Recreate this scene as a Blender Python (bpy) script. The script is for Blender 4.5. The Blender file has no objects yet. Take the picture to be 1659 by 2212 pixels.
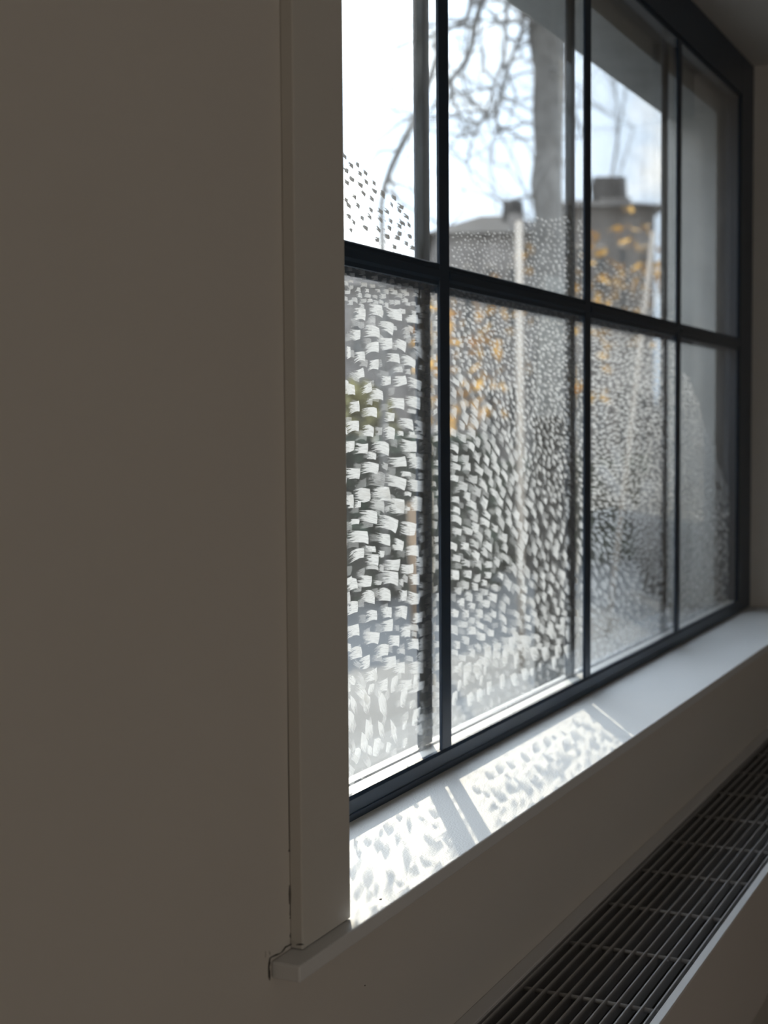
import bpy, bmesh, math, random
from mathutils import Vector, Matrix, noise

# ------------------------------------------------------------------ camera, sky, sun, lights, exposure
S = 1.3                      # metres per working unit
EYE = 1.45                   # camera height in metres
F, YAW, PITCH, ROLL = 3061.5, .4605556, .05796677, -.00743271
def cam_axes():
    cy, sy, cp, sp = math.cos(YAW), math.sin(YAW), math.cos(PITCH), math.sin(PITCH)
    fwd = Vector((cy*cp, sy*cp, -sp)); right = fwd.cross(Vector((0,0,1))).normalized(); up = right.cross(fwd)
    c, s = math.cos(ROLL), math.sin(ROLL)
    return c*right + s*up, -s*right + c*up, fwd
CR, CU, CF = cam_axes()
scene = bpy.context.scene
col = scene.collection
cam_data = bpy.data.cameras.new('camera'); cam = bpy.data.objects.new('camera', cam_data); col.objects.link(cam)
m3 = Matrix((CR, CU, -CF)).transposed()
cam.matrix_world = Matrix.Translation((0, 0, EYE)) @ m3.to_4x4()
cam_data.sensor_fit = 'AUTO'; cam_data.sensor_width = 36; cam_data.lens = F/2212*36
cam_data.clip_start = .01; cam_data.clip_end = 400
cam_data.dof.use_dof = True; cam_data.dof.focus_distance = 1.22*S; cam_data.dof.aperture_fstop = 5.6
scene.camera = cam
scene.view_settings.view_transform = 'Standard'; scene.view_settings.look = 'None'
scene.view_settings.exposure = 0; scene.view_settings.gamma = 1; scene.view_settings.use_curve_mapping = False
scene.cycles.transparent_max_bounces = 32
scene.cycles.max_bounces = 8; scene.cycles.diffuse_bounces = 5
scene.cycles.caustics_reflective = False; scene.cycles.caustics_refractive = False

SUN = Vector((1.62, 1.0, .396*math.hypot(1.727, 1))).normalized()       # towards the sun
sd = bpy.data.lights.new('sun', 'SUN'); sd.energy = 4.4; sd.angle = math.radians(.55); sd.color = (1, .88, .70)
so = bpy.data.objects.new('sun', sd); col.objects.link(so)
so.rotation_euler = (-SUN).to_track_quat('-Z', 'Y').to_euler(); so.location = SUN*30

world = bpy.data.worlds.new('sky'); scene.world = world; world.use_nodes = True
wn = world.node_tree; wn.nodes.clear()
def N(t, kind, **kw):
    n = t.nodes.new(kind)
    for k, v in kw.items(): setattr(n, k, v)
    return n
wo = N(wn, 'ShaderNodeOutputWorld'); wb = N(wn, 'ShaderNodeBackground')
tc = N(wn, 'ShaderNodeTexCoord')
nz = N(wn, 'ShaderNodeTexNoise'); nz.inputs['Scale'].default_value = 5.0; nz.inputs['Detail'].default_value = 6; nz.inputs['Roughness'].default_value = .6
mp = N(wn, 'ShaderNodeMapping'); mp.inputs['Scale'].default_value = (1, 1, 1.9)
wn.links.new(tc.outputs['Generated'], mp.inputs['Vector']); wn.links.new(mp.outputs[0], nz.inputs['Vector'])
cr = N(wn, 'ShaderNodeValToRGB')
cr.color_ramp.elements[0].position = .42; cr.color_ramp.elements[0].color = (.60, .70, .84, 1)
cr.color_ramp.elements[1].position = .56; cr.color_ramp.elements[1].color = (1.0, .985, .96, 1)
wn.links.new(nz.outputs['Fac'], cr.inputs['Fac'])
dt = N(wn, 'ShaderNodeVectorMath', operation='DOT_PRODUCT'); dt.inputs[1].default_value = SUN
nrm = N(wn, 'ShaderNodeVectorMath', operation='NORMALIZE')
wn.links.new(tc.outputs['Generated'], nrm.inputs[0]); wn.links.new(nrm.outputs[0], dt.inputs[0])
mr = N(wn, 'ShaderNodeMapRange'); mr.inputs['From Min'].default_value = .80; mr.inputs['From Max'].default_value = 1.0; mr.inputs['To Min'].default_value = 0; mr.inputs['To Max'].default_value = 1
wn.links.new(dt.outputs['Value'], mr.inputs['Value'])
pw = N(wn, 'ShaderNodeMath', operation='POWER'); pw.inputs[1].default_value = 1.6; wn.links.new(mr.outputs[0], pw.inputs[0])
ml = N(wn, 'ShaderNodeMath', operation='MULTIPLY_ADD'); ml.inputs[1].default_value = 2.6; ml.inputs[2].default_value = 1.0; wn.links.new(pw.outputs[0], ml.inputs[0])
sz_ = N(wn, 'ShaderNodeSeparateXYZ'); wn.links.new(nrm.outputs[0], sz_.inputs[0])
zb = N(wn, 'ShaderNodeMapRange'); zb.inputs['From Min'].default_value = .28; zb.inputs['From Max'].default_value = .75; zb.inputs['To Min'].default_value = 1.0; zb.inputs['To Max'].default_value = 4.2
wn.links.new(sz_.outputs[2], zb.inputs['Value'])
mz = N(wn, 'ShaderNodeMath', operation='MULTIPLY'); wn.links.new(ml.outputs[0], mz.inputs[0]); wn.links.new(zb.outputs[0], mz.inputs[1])
vm = N(wn, 'ShaderNodeVectorMath', operation='SCALE'); wn.links.new(cr.outputs['Color'], vm.inputs[0]); wn.links.new(mz.outputs[0], vm.inputs['Scale'])
zr = N(wn, 'ShaderNodeValToRGB'); zr.color_ramp.elements[0].position = .25; zr.color_ramp.elements[0].color = (1, 1, 1, 1)
zr.color_ramp.elements[1].position = .7; zr.color_ramp.elements[1].color = (.86, .92, 1.0, 1); wn.links.new(sz_.outputs[2], zr.inputs['Fac'])
vz = N(wn, 'ShaderNodeVectorMath', operation='MULTIPLY'); wn.links.new(vm.outputs[0], vz.inputs[0]); wn.links.new(zr.outputs['Color'], vz.inputs[1])
wn.links.new(vz.outputs[0], wb.inputs['Color']); wb.inputs['Strength'].default_value = 1.25
wn.links.new(wb.outputs[0], wo.inputs['Surface'])

# daylight entering through the room's other, large window behind the camera
ad = bpy.data.lights.new('other_window_daylight', 'AREA'); ad.shape = 'RECTANGLE'; ad.size = 2.6; ad.size_y = 1.6; ad.energy = 17; ad.color = (1.0, .91, .80)
ao = bpy.data.objects.new('other_window_daylight', ad); col.objects.link(ao)
ao.location = (-.9, -3.7, 1.45); ao.rotation_euler = (math.radians(90), 0, 0)

# ------------------------------------------------------------------ helpers
def W(x, y, z): return Vector((x*S, y*S, z*S + EYE))
def ray(px, py):
    return CR*((px-829.5)/F) + CU*(-(py-1106)/F) + CF
def onY(px, py, Y):
    v = ray(px, py); v = v*(Y/v.y); return v
GROUND = -1.115
R_ = random.Random

def link(name, me, mat, parent=None):
    o = bpy.data.objects.new(name, me); col.objects.link(o)
    if mat is not None and not me.materials: me.materials.append(mat)
    if parent is not None: o.parent = parent
    return o
def tag(o, label=None, cat=None, group=None, kind=None):
    if label: o['label'] = label
    if cat: o['category'] = cat
    if group: o['group'] = group
    if kind: o['kind'] = kind
    return o
def empty(name, loc=(0,0,0)):
    o = bpy.data.objects.new(name, None); col.objects.link(o); o.location = loc; o.empty_display_size = .05
    return o
class MB:
    """collects shapes in working units; build() makes one mesh object"""
    def __init__(s): s.v = []; s.f = []
    def box(s, x0, x1, y0, y1, z0, z1):
        b = len(s.v)
        s.v += [W(x, y, z) for z in (z0, z1) for x, y in ((x0,y0),(x1,y0),(x1,y1),(x0,y1))]
        s.f += [tuple(b+i for i in q) for q in ((3,2,1,0),(4,5,6,7),(0,1,5,4),(1,2,6,5),(2,3,7,6),(3,0,4,7))]
        return s
    def prism(s, pts, z0, z1):
        b = len(s.v); n = len(pts)
        s.v += [W(x, y, z0) for x, y in pts] + [W(x, y, z1) for x, y in pts]
        s.f += [tuple(b+i for i in range(n))[::-1], tuple(b+n+i for i in range(n))]
        s.f += [(b+i, b+(i+1) % n, b+n+(i+1) % n, b+n+i) for i in range(n)]
        return s
    def extrude(s, prof, a, b_, axis):
        """prof: points in the two other axes; swept along axis 'x' or 'z' from a to b_"""
        b = len(s.v); n = len(prof)
        for t in (a, b_):
            for p, q in prof:
                s.v.append(W(t, p, q) if axis == 'x' else W(p, q, t))
        s.f += [tuple(b+i for i in range(n))[::-1], tuple(b+n+i for i in range(n))]
        s.f += [(b+i, b+(i+1) % n, b+n+(i+1) % n, b+n+i) for i in range(n)]
        return s
    def tube(s, pts, rads, k=6):
        b = len(s.v); P = [Vector(p) for p in pts]
        for i, p in enumerate(P):
            d = (P[min(i+1, len(P)-1)] - P[max(i-1, 0)]).normalized()
            u = d.cross(Vector((.13, .31, .94))); u = u.normalized() if u.length > 1e-6 else Vector((1,0,0)); w = d.cross(u)
            for j in range(k):
                a = 2*math.pi*j/k; q = p + (u*math.cos(a) + w*math.sin(a))*rads[i]; s.v.append(W(*q))
        for i in range(len(P)-1):
            for j in range(k):
                s.f.append((b+i*k+j, b+i*k+(j+1) % k, b+(i+1)*k+(j+1) % k, b+(i+1)*k+j))
        s.f.append(tuple(b+j for j in range(k))[::-1]); s.f.append(tuple(b+(len(P)-1)*k+j for j in range(k)))
        return s
    def quad(s, a, b_, c, d):
        b = len(s.v); s.v += [W(*p) for p in (a, b_, c, d)]; s.f.append((b, b+1, b+2, b+3)); return s
    def build(s, name, mat, parent=None, bevel=0, smooth=False, seg=2):
        me = bpy.data.meshes.new(name); me.from_pydata([tuple(v) for v in s.v], [], s.f)
        bm = bmesh.new(); bm.from_mesh(me); bmesh.ops.recalc_face_normals(bm, faces=bm.faces); bm.to_mesh(me); bm.free()
        if smooth:
            for p in me.polygons: p.use_smooth = True
        o = link(name, me, mat, parent)
        if bevel:
            m = o.modifiers.new('bevel', 'BEVEL'); m.width = bevel*S; m.segments = seg; m.limit_method = 'ANGLE'
        return o

# ------------------------------------------------------------------ materials
def mat(name, color, rough=.6, var=0, vscale=6, bump=0, bscale=60, metal=0, spec=.5, detail=4):
    m = bpy.data.materials.new(name); m.use_nodes = True; t = m.node_tree; b = t.nodes['Principled BSDF']
    b.inputs['Roughness'].default_value = rough; b.inputs['Metallic'].default_value = metal
    b.inputs['Specular IOR Level'].default_value = spec
    b.inputs['Base Color'].default_value = (*color, 1)
    tcn = N(t, 'ShaderNodeTexCoord')
    if var:
        n = N(t, 'ShaderNodeTexNoise'); n.inputs['Scale'].default_value = vscale; n.inputs['Detail'].default_value = detail
        t.links.new(tcn.outputs['Object'], n.inputs['Vector'])
        r = N(t, 'ShaderNodeValToRGB')
        r.color_ramp.elements[0].position = .3; r.color_ramp.elements[1].position = .7
        r.color_ramp.elements[0].color = (*[c*(1-var) for c in color], 1); r.color_ramp.elements[1].color = (*[min(1, c*(1+var)) for c in color], 1)
        t.links.new(n.outputs['Fac'], r.inputs['Fac']); t.links.new(r.outputs['Color'], b.inputs['Base Color'])
    if bump:
        n = N(t, 'ShaderNodeTexNoise'); n.inputs['Scale'].default_value = bscale; n.inputs['Detail'].default_value = 3
        t.links.new(tcn.outputs['Object'], n.inputs['Vector'])
        bp = N(t, 'ShaderNodeBump'); bp.inputs['Strength'].default_value = bump; bp.inputs['Distance'].default_value = .002
        t.links.new(n.outputs['Fac'], bp.inputs['Height']); t.links.new(bp.outputs[0], b.inputs['Normal'])
    return m
M_wall = mat('wall_paint', (.72, .69, .65), .85, .02, 2, .15, 90)
M_trim = mat('casing_paint', (.69, .67, .63), .7, .015, 3, .1, 120)
M_sill = mat('sill_gloss_paint', (.78, .79, .80), .55, .015, 3, .3, 420, spec=.22)
M_nose = M_sill
M_black = mat('blue_black_frame_paint', (.015, .034, .064), .38, 0, 1, .06, 200)
M_ledge = mat('white_bead_paint', (.82, .81, .78), .45, .04, 30)
M_heater = mat('heater_enamel', (.80, .80, .82), .36, 0)
M_hcase = mat('heater_case_enamel', (.66, .63, .61), .5, .01, 4)
M_slat = mat('slat_aluminium_paint', (.46, .46, .47), .38, 0, metal=.15)
M_inner = mat('heater_inside', (.03, .03, .03), .7)
M_floor = mat('room_floor', (.30, .23, .17), .5, .15, 5)
M_ceil = mat('ceiling_paint', (.62, .62, .60), .9)
M_crack = mat('crack_dark', (.05, .045, .04), .9)
M_putty = mat('filler_grey', (.16, .15, .14), .9)
M_stone = mat('house_stone', (.26, .24, .23), .9, .45, 1.4)
M_slate = mat('slate_roof', (.07, .068, .07), .95, .3, 2, spec=.05)
M_render = mat('reveal_stone', (.82, .85, .84), .85, .12, 12, .2, 60)
M_pier = mat('pier_stone', (.075, .08, .078), .9, .25, 30, .3, 50)
M_pave = mat('paving', (.060, .063, .066), .8, .15, .7)
M_bark = mat('bark', (.21, .205, .20), .9, .3, 8)
M_hedge = mat('hedge_leaf', (.020, .042, .020), .7, .5, 9)
M_orange = mat('orange_leaf', (.80, .40, .08), .7, .4, 9)
M_olive = mat('olive_leaf', (.20, .18, .07), .7, .5, 9)
M_cream = mat('cream_post', (.62, .54, .46), .6, .08, 10)
M_wood = mat('fence_wood', (.26, .17, .10), .8, .3, 10)
M_wglass = mat('house_window_glass', (.05, .06, .07), .15)
M_extsill = mat('outer_sill_stone', (.66, .65, .62), .6, .12, 14)

def glass_mat():
    m = bpy.data.materials.new('window_glass'); m.use_nodes = True; t = m.node_tree; t.nodes.clear()
    out = N(t, 'ShaderNodeOutputMaterial'); tr = N(t, 'ShaderNodeBsdfTransparent'); tr.inputs['Color'].default_value = (.975, .985, .98, 1)
    gl = N(t, 'ShaderNodeBsdfGlossy'); gl.inputs['Roughness'].default_value = .02
    ge = N(t, 'ShaderNodeNewGeometry'); dp = N(t, 'ShaderNodeVectorMath', operation='DOT_PRODUCT')
    t.links.new(ge.outputs['Incoming'], dp.inputs[0]); t.links.new(ge.outputs['Normal'], dp.inputs[1])
    ab = N(t, 'ShaderNodeMath', operation='ABSOLUTE'); t.links.new(dp.outputs['Value'], ab.inputs[0])
    su = N(t, 'ShaderNodeMath', operation='SUBTRACT'); su.inputs[0].default_value = 1; t.links.new(ab.outputs[0], su.inputs[1])
    p = N(t, 'ShaderNodeMath', operation='POWER'); p.inputs[1].default_value = 5; t.links.new(su.outputs[0], p.inputs[0])
    ma = N(t, 'ShaderNodeMath', operation='MULTIPLY_ADD'); ma.inputs[1].default_value = .96; ma.inputs[2].default_value = .04; t.links.new(p.outputs[0], ma.inputs[0])
    mx = N(t, 'ShaderNodeMixShader'); t.links.new(ma.outputs[0], mx.inputs[0]); t.links.new(tr.outputs[0], mx.inputs[1]); t.links.new(gl.outputs[0], mx.inputs[2])
    # dust film: fine specks over a thin even bloom
    du = N(t, 'ShaderNodeBsdfTranslucent'); du.inputs['Color'].default_value = (.85, .84, .82, 1)
    dd = N(t, 'ShaderNodeBsdfDiffuse'); dd.inputs['Color'].default_value = (.8, .8, .78, 1)
    dm = N(t, 'ShaderNodeMixShader'); dm.inputs[0].default_value = .3; t.links.new(du.outputs[0], dm.inputs[1]); t.links.new(dd.outputs[0], dm.inputs[2])
    tcn = N(t, 'ShaderNodeTexCoord'); n1 = N(t, 'ShaderNodeTexNoise'); n1.inputs['Scale'].default_value = 420; n1.inputs['Detail'].default_value = 2
    n2 = N(t, 'ShaderNodeTexNoise'); n2.inputs['Scale'].default_value = 9; n2.inputs['Detail'].default_value = 5
    t.links.new(tcn.outputs['Object'], n1.inputs['Vector']); t.links.new(tcn.outputs['Object'], n2.inputs['Vector'])
    r1 = N(t, 'ShaderNodeMapRange'); r1.inputs['From Min'].default_value = .68; r1.inputs['From Max'].default_value = .76; r1.inputs['To Max'].default_value = .35; t.links.new(n1.outputs['Fac'], r1.inputs['Value'])
    r2 = N(t, 'ShaderNodeMapRange'); r2.inputs['From Min'].default_value = .3; r2.inputs['From Max'].default_value = .7; r2.inputs['To Min'].default_value = .012; r2.inputs['To Max'].default_value = .048; t.links.new(n2.outputs['Fac'], r2.inputs['Value'])
    ad_ = N(t, 'ShaderNodeMath', operation='ADD'); t.links.new(r1.outputs[0], ad_.inputs[0]); t.links.new(r2.outputs[0], ad_.inputs[1])
    mx2 = N(t, 'ShaderNodeMixShader'); t.links.new(ad_.outputs[0], mx2.inputs[0]); t.links.new(mx.outputs[0], mx2.inputs[1]); t.links.new(dm.outputs[0], mx2.inputs[2])
    t.links.new(mx2.outputs[0], out.inputs['Surface'])
    return m
def clear_glass_mat():
    m = bpy.data.materials.new('inner_glass'); m.use_nodes = True; t = m.node_tree; t.nodes.clear()
    out = N(t, 'ShaderNodeOutputMaterial'); tr = N(t, 'ShaderNodeBsdfTransparent'); tr.inputs['Color'].default_value = (.985, .99, .987, 1)
    gl = N(t, 'ShaderNodeBsdfGlossy'); gl.inputs['Roughness'].default_value = .015
    ge = N(t, 'ShaderNodeNewGeometry'); dp = N(t, 'ShaderNodeVectorMath', operation='DOT_PRODUCT')
    t.links.new(ge.outputs['Incoming'], dp.inputs[0]); t.links.new(ge.outputs['Normal'], dp.inputs[1])
    ab = N(t, 'ShaderNodeMath', operation='ABSOLUTE'); t.links.new(dp.outputs['Value'], ab.inputs[0])
    su = N(t, 'ShaderNodeMath', operation='SUBTRACT'); su.inputs[0].default_value = 1; t.links.new(ab.outputs[0], su.inputs[1])
    p = N(t, 'ShaderNodeMath', operation='POWER'); p.inputs[1].default_value = 5; t.links.new(su.outputs[0], p.inputs[0])
    ma = N(t, 'ShaderNodeMath', operation='MULTIPLY_ADD'); ma.inputs[1].default_value = .96; ma.inputs[2].default_value = .04; t.links.new(p.outputs[0], ma.inputs[0])
    mx = N(t, 'ShaderNodeMixShader'); t.links.new(ma.outputs[0], mx.inputs[0]); t.links.new(tr.outputs[0], mx.inputs[1]); t.links.new(gl.outputs[0], mx.inputs[2])
    t.links.new(mx.outputs[0], out.inputs['Surface'])
    return m
def paint_mat():
    """brushed white glass paint: u runs along the stroke, v across the bristles"""
    m = bpy.data.materials.new('brushed_white_paint'); m.use_nodes = True; t = m.node_tree; t.nodes.clear()
    out = N(t, 'ShaderNodeOutputMaterial')
    uv = N(t, 'ShaderNodeUVMap'); uv.uv_map = 'UVMap'; sx = N(t, 'ShaderNodeSeparateXYZ'); t.links.new(uv.outputs[0], sx.inputs[0])
    at = N(t, 'ShaderNodeAttribute'); at.attribute_name = 'op'
    # v holds stroke_index*3 + v ; u plain
    cb = N(t, 'ShaderNodeCombineXYZ'); mu = N(t, 'ShaderNodeMath', operation='MULTIPLY'); mu.inputs[1].default_value = 1.6; t.links.new(sx.outputs[0], mu.inputs[0])
    mv = N(t, 'ShaderNodeMath', operation='MULTIPLY'); mv.inputs[1].default_value = 11; t.links.new(sx.outputs[1], mv.inputs[0])
    t.links.new(mu.outputs[0], cb.inputs[0]); t.links.new(mv.outputs[0], cb.inputs[1])
    n = N(t, 'ShaderNodeTexNoise'); n.inputs['Scale'].default_value = 1.0; n.inputs['Detail'].default_value = 3; t.links.new(cb.outputs[0], n.inputs['Vector'])
    # dry ragged start: alpha rises where u exceeds noise
    a1 = N(t, 'ShaderNodeMath', operation='MULTIPLY_ADD'); a1.inputs[1].default_value = -2.0; a1.inputs[2].default_value = .88; t.links.new(n.outputs['Fac'], a1.inputs[0])
    a2 = N(t, 'ShaderNodeMath', operation='ADD'); t.links.new(a1.outputs[0], a2.inputs[0]); t.links.new(sx.outputs[0], a2.inputs[1])
    a3 = N(t, 'ShaderNodeMapRange', interpolation_type='SMOOTHSTEP'); a3.inputs['From Min'].default_value = -.02; a3.inputs['From Max'].default_value = .30; t.links.new(a2.outputs[0], a3.inputs['Value'])
    st = N(t, 'ShaderNodeMapRange'); st.inputs['From Min'].default_value = .3; st.inputs['From Max'].default_value = .6; st.inputs['To Min'].default_value = .62; st.inputs['To Max'].default_value = 1.0; t.links.new(n.outputs['Fac'], st.inputs['Value'])
    m1 = N(t, 'ShaderNodeMath', operation='MULTIPLY'); t.links.new(a3.outputs[0], m1.inputs[0]); t.links.new(st.outputs[0], m1.inputs[1])
    m2 = N(t, 'ShaderNodeMath', operation='MULTIPLY'); t.links.new(m1.outputs[0], m2.inputs[0]); t.links.new(at.outputs['Fac'], m2.inputs[1])
    tl = N(t, 'ShaderNodeBsdfTranslucent'); tl.inputs['Color'].default_value = (.84, .83, .81, 1)
    df = N(t, 'ShaderNodeBsdfDiffuse'); df.inputs['Color'].default_value = (.85, .85, .84, 1)
    mx = N(t, 'ShaderNodeMixShader'); dn = N(t, 'ShaderNodeAttribute'); dn.attribute_name = 'dense'; dm_ = N(t, 'ShaderNodeMath', operation='MULTIPLY_ADD'); dm_.inputs[1].default_value = .62; dm_.inputs[2].default_value = .25; t.links.new(dn.outputs['Fac'], dm_.inputs[0]); t.links.new(dm_.outputs[0], mx.inputs[0]); t.links.new(tl.outputs[0], mx.inputs[1]); t.links.new(df.outputs[0], mx.inputs[2])
    tr = N(t, 'ShaderNodeBsdfTransparent')
    mo = N(t, 'ShaderNodeMixShader'); t.links.new(m2.outputs[0], mo.inputs[0]); t.links.new(tr.outputs[0], mo.inputs[1]); t.links.new(mx.outputs[0], mo.inputs[2])
    t.links.new(mo.outputs[0], out.inputs['Surface'])
    return m
M_glass, M_clear, M_paint = glass_mat(), clear_glass_mat(), paint_mat()

# ------------------------------------------------------------------ the room
XL, XR = -2.6, 4.4          # room extent along the window wall
YB = -3.0
FZ = -EYE/S                 # floor
CZ = .95                    # ceiling
OX0, OX1 = .9055, 2.86      # window opening
SZ, TZ = -.359, .7065
def struct(o): o['kind'] = 'structure'; return o
wf = MB()
wf.box(XL, OX0, .489, .737, FZ-.1, CZ+.1)
wf.box(OX1, XR, .489, .645, FZ-.1, CZ+.1)
wf.box(2.75, XR, .645, .737, FZ-.1, CZ+.1)
wf.box(OX0, OX1, .489, .645, FZ-.1, -.3712)
wf.box(OX0, 2.75, .645, .737, FZ-.1, -.43)
wf.box(OX0, OX1, .489, .645, TZ, CZ+.1)
wf.box(OX0, 2.75, .645, .737, .604, CZ+.1)
W_front = struct(wf.build('wall_front', M_wall))
# outer leaf of the wall seen through the glass: stone reveal lining
ol = MB(); ol.box(2.742, 2.75, .645, .740, -.345, .604); ol.box(.96, 2.75, .645, .740, .5985, .604)
ol.box(OX0, .96, .645, .740, -.345, .604)
struct(ol.build('trim_2', M_render))
es = MB(); es.extrude([(.6365,-.3615),(.654,-.3615),(.654,-.347),(.6365,-.345)], OX0, 2.742, 'x')
struct(es.build('trim_3', M_extsill, bevel=.001))
struct(MB().box(XL-.1, XL, YB, .489, FZ-.1, CZ+.1).build('wall_left', M_wall))
struct(MB().box(XR, XR+.1, YB, .489, FZ-.1, CZ+.1).build('wall_right', M_wall))
struct(MB().box(XL-.1, XR+.1, YB-.1, YB, FZ-.1, CZ+.1).build('wall_back', M_wall))
struct(MB().box(XL, XR, YB, .489, FZ-.1, FZ).build('floor', M_floor))
struct(MB().box(XL, XR, YB, .489, CZ, CZ+.1).build('ceiling', M_ceil))
# casing beside the opening
casing = struct(MB().box(.834, OX0, .479, .489, SZ+.0005, CZ).build('trim_1', M_trim, bevel=.0012, seg=3))
# sill board with its returned nose
sl = MB().prism([(.808,.4665),(2.95,.4665),(2.95,.489),(OX1,.489),(OX1,.64),(OX0,.64),(OX0,.479),(OX0,.489),(.808,.489)], SZ-.0118, SZ)
sill = struct(sl.build('window_sill', M_sill, bevel=.0016, seg=3))

# cracks and old filler where casing, sill and wall meet
def ribbon(name, pts, w, Y, m, parent, taper=True):
    mb = MB(); P = [onY(px, py, Y) for px, py in pts]; rr = R_(3)
    rad = [w*(.5+rr.random()) * (.5 if taper and i in (0, len(P)-1) else 1) for i in range(len(P))]
    mb.tube([(p.x, p.y, p.z) for p in P], rad, 4); return mb.build(name, m, parent)
ribbon('crack', [(617.5,900),(617.7,1000),(618.3,1073)], .00035, .4888, M_crack, W_front)
ribbon('crack', [(621,1350),(622,1500),(623.5,1700),(625,1838)], .0003, .4888, M_crack, W_front)
ribbon('crack', [(626.5,1950),(627,1970),(626,1975),(628,1979),(626.5,1983),(629,1986)], .0003, .4888, M_crack, W_front)
ribbon('crack', [(628,2014),(627,2022),(629,2030),(632,2037)], .0004, .4888, M_crack, W_front)
ribbon('filler_gap', [(624.5,1912),(624.5,1930),(624.5,1953)], .0015, .4892, M_putty, W_front)
ribbon('crack', [(658,2040),(648,2040),(640,2041)], .00055, .4792, M_crack, casing)
ribbon('crack', [(638,2037),(630,2039),(624,2043),(617,2046),(613,2052),(609,2057),(605,2060),(597,2063),(590,2066),(585,2069),(583.5,2073)], .0004, .4884, M_crack, W_front)
ribbon('crack', [(583,2070),(582.5,2080),(581,2090),(582,2100),(582,2110),(583,2118)], .00065, .4884, M_crack, W_front)
ribbon('crack', [(573.5,2055),(573.8,2068)], .0003, .4888, M_putty, W_front)
ribbon('crack', [(582,2055),(583.5,2062)], .0004, .4888, M_putty, W_front)
def fleck(px, py, w, h, Y, m, parent):
    p = onY(px, py, Y); mb = MB(); k = 9; rr = R_(int(px))
    pts = []
    for i in range(k):
        a = 2*math.pi*i/k; r = .6+.6*rr.random(); pts.append((p.x + w*r*math.cos(a), p.z + h*r*math.sin(a)))
    b = len(mb.v); mb.v += [W(x, Y, z) for x, z in pts] + [W(x, Y+.001, z) for x, z in pts]
    mb.f += [tuple(range(k)), tuple(range(k, 2*k))[::-1]] + [(i, (i+1) % k, k+(i+1) % k, k+i) for i in range(k)]
    return mb.build('scuff', m, parent)
fleck(640, 2031, .0022, .0016, .4889, M_putty, W_front)
fleck(632, 2026, .0012, .002, .4889, M_putty, W_front)
fleck(625.5, 1838, .001, .0008, .4885, M_crack, W_front)
fleck(789, 2129, .0007, .0005, .4885, M_crack, W_front)
cr_ = MB(); v_ = ray(822, 1943); v_ = v_*((SZ)/v_.z)
cr_.box(v_.x-.0012, v_.x+.0012, v_.y-.0008, v_.y+.0008, SZ-.0004, SZ+.0006); cr_.build('scuff', M_putty, sill, bevel=.0004)

# ------------------------------------------------------------------ the window
win = empty('window_1', W(1.88, .6, SZ)); win['kind'] = 'structure'
tag(win, 'blue-black steel framed window with white brush marks painted over its panes', 'window')
bpy.context.view_layer.update()
def wpart(mb, name, m, bevel=0, parent=None):
    o = mb.build(name, m, None, bevel)
    o.parent = parent or win
    o.matrix_parent_inverse = (parent or win).matrix_world.inverted() if parent is None else parent.matrix_world.inverted()
    return o
BARS = [1.3558, 1.8272, 2.2972]     # cap centres
PX = [(.935, 1.343), (1.3686, 1.8144), (1.840, 2.2844), (2.310, 2.745)]
PZ = [(-.336, .148), (.171, .6235)]
# outer frame with a stepped section
fr = MB()
fr.box(2.752, OX1, .600, .630, SZ, TZ); fr.box(2.745, 2.752, .603, .612, SZ, TZ)
fr.box(OX0, .935, .600, .630, SZ, TZ)
fr.box(.935, 2.752, .600, .630, .631, TZ); fr.box(.935, 2.752, .603, .612, .6235, .631)
wpart(fr, 'outer_frame', M_black, .0012)
lp = MB(); lp.extrude([(.5985,SZ),(.5985,-.3525),(.5995,-.352),(.5985,-.3512),(.5985,-.339),(.6005,-.336),(.6046,-.336),(.6046,-.345),(.630,-.350),(.630,SZ)], .935, 2.752, 'x')
wpart(lp, 'bottom_rail', M_black, .0004)
wpart(MB().box(.935, 2.745,   .6048, .6190, -.3445, -.3362), 'glazing_ledge', M_ledge, .0006)
wpart(MB().box(.935, 2.745, .6216, .6284, -.3495, -.3352), 'outer_bead', M_black, .0004)
wpart(MB().box(.935, 2.745, .6286, .6342, -.3495, -.3366), 'outer_bead', M_ledge, .0004)
wpart(MB().box(.935, 2.745, .6343, .6360, -.3495, -.3368), 'outer_bead', M_black)
def barprof(c):
    return [(c-.0128,.6034),(c-.0128,.6005),(c-.0120,.6000),(c+.0112,.6000),(c+.0128,.6008),(c+.0128,.6034)]
for i, c in enumerate(BARS):
    wpart(MB().extrude(barprof(c), -.336, .6235, 'z'), 'mullion', M_black, .0003)
    wpart(MB().box(c-.0205, c+.0125, .6225, .6256, -.3345, .6235), 'outer_bar', M_black, .0008)
# transom: moulded section, one piece per pane between the mullions
tp = [(.6034,.1475),(.6018,.1485),(.6015,.1525),(.5990,.1556),(.5990,.1630),(.6012,.1652),(.6012,.1672),(.6003,.1680),(.6003,.1690),(.6016,.1705),(.6034,.171)]
for x0, x1 in PX:
    wpart(MB().extrude(tp, x0-.0004, x1+.0004, 'x'), 'transom', M_black, .0003)
wpart(MB().box(.935, 2.745, .6226, .6256, .1445, .170), 'outer_bar', M_black, .0008)

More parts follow.
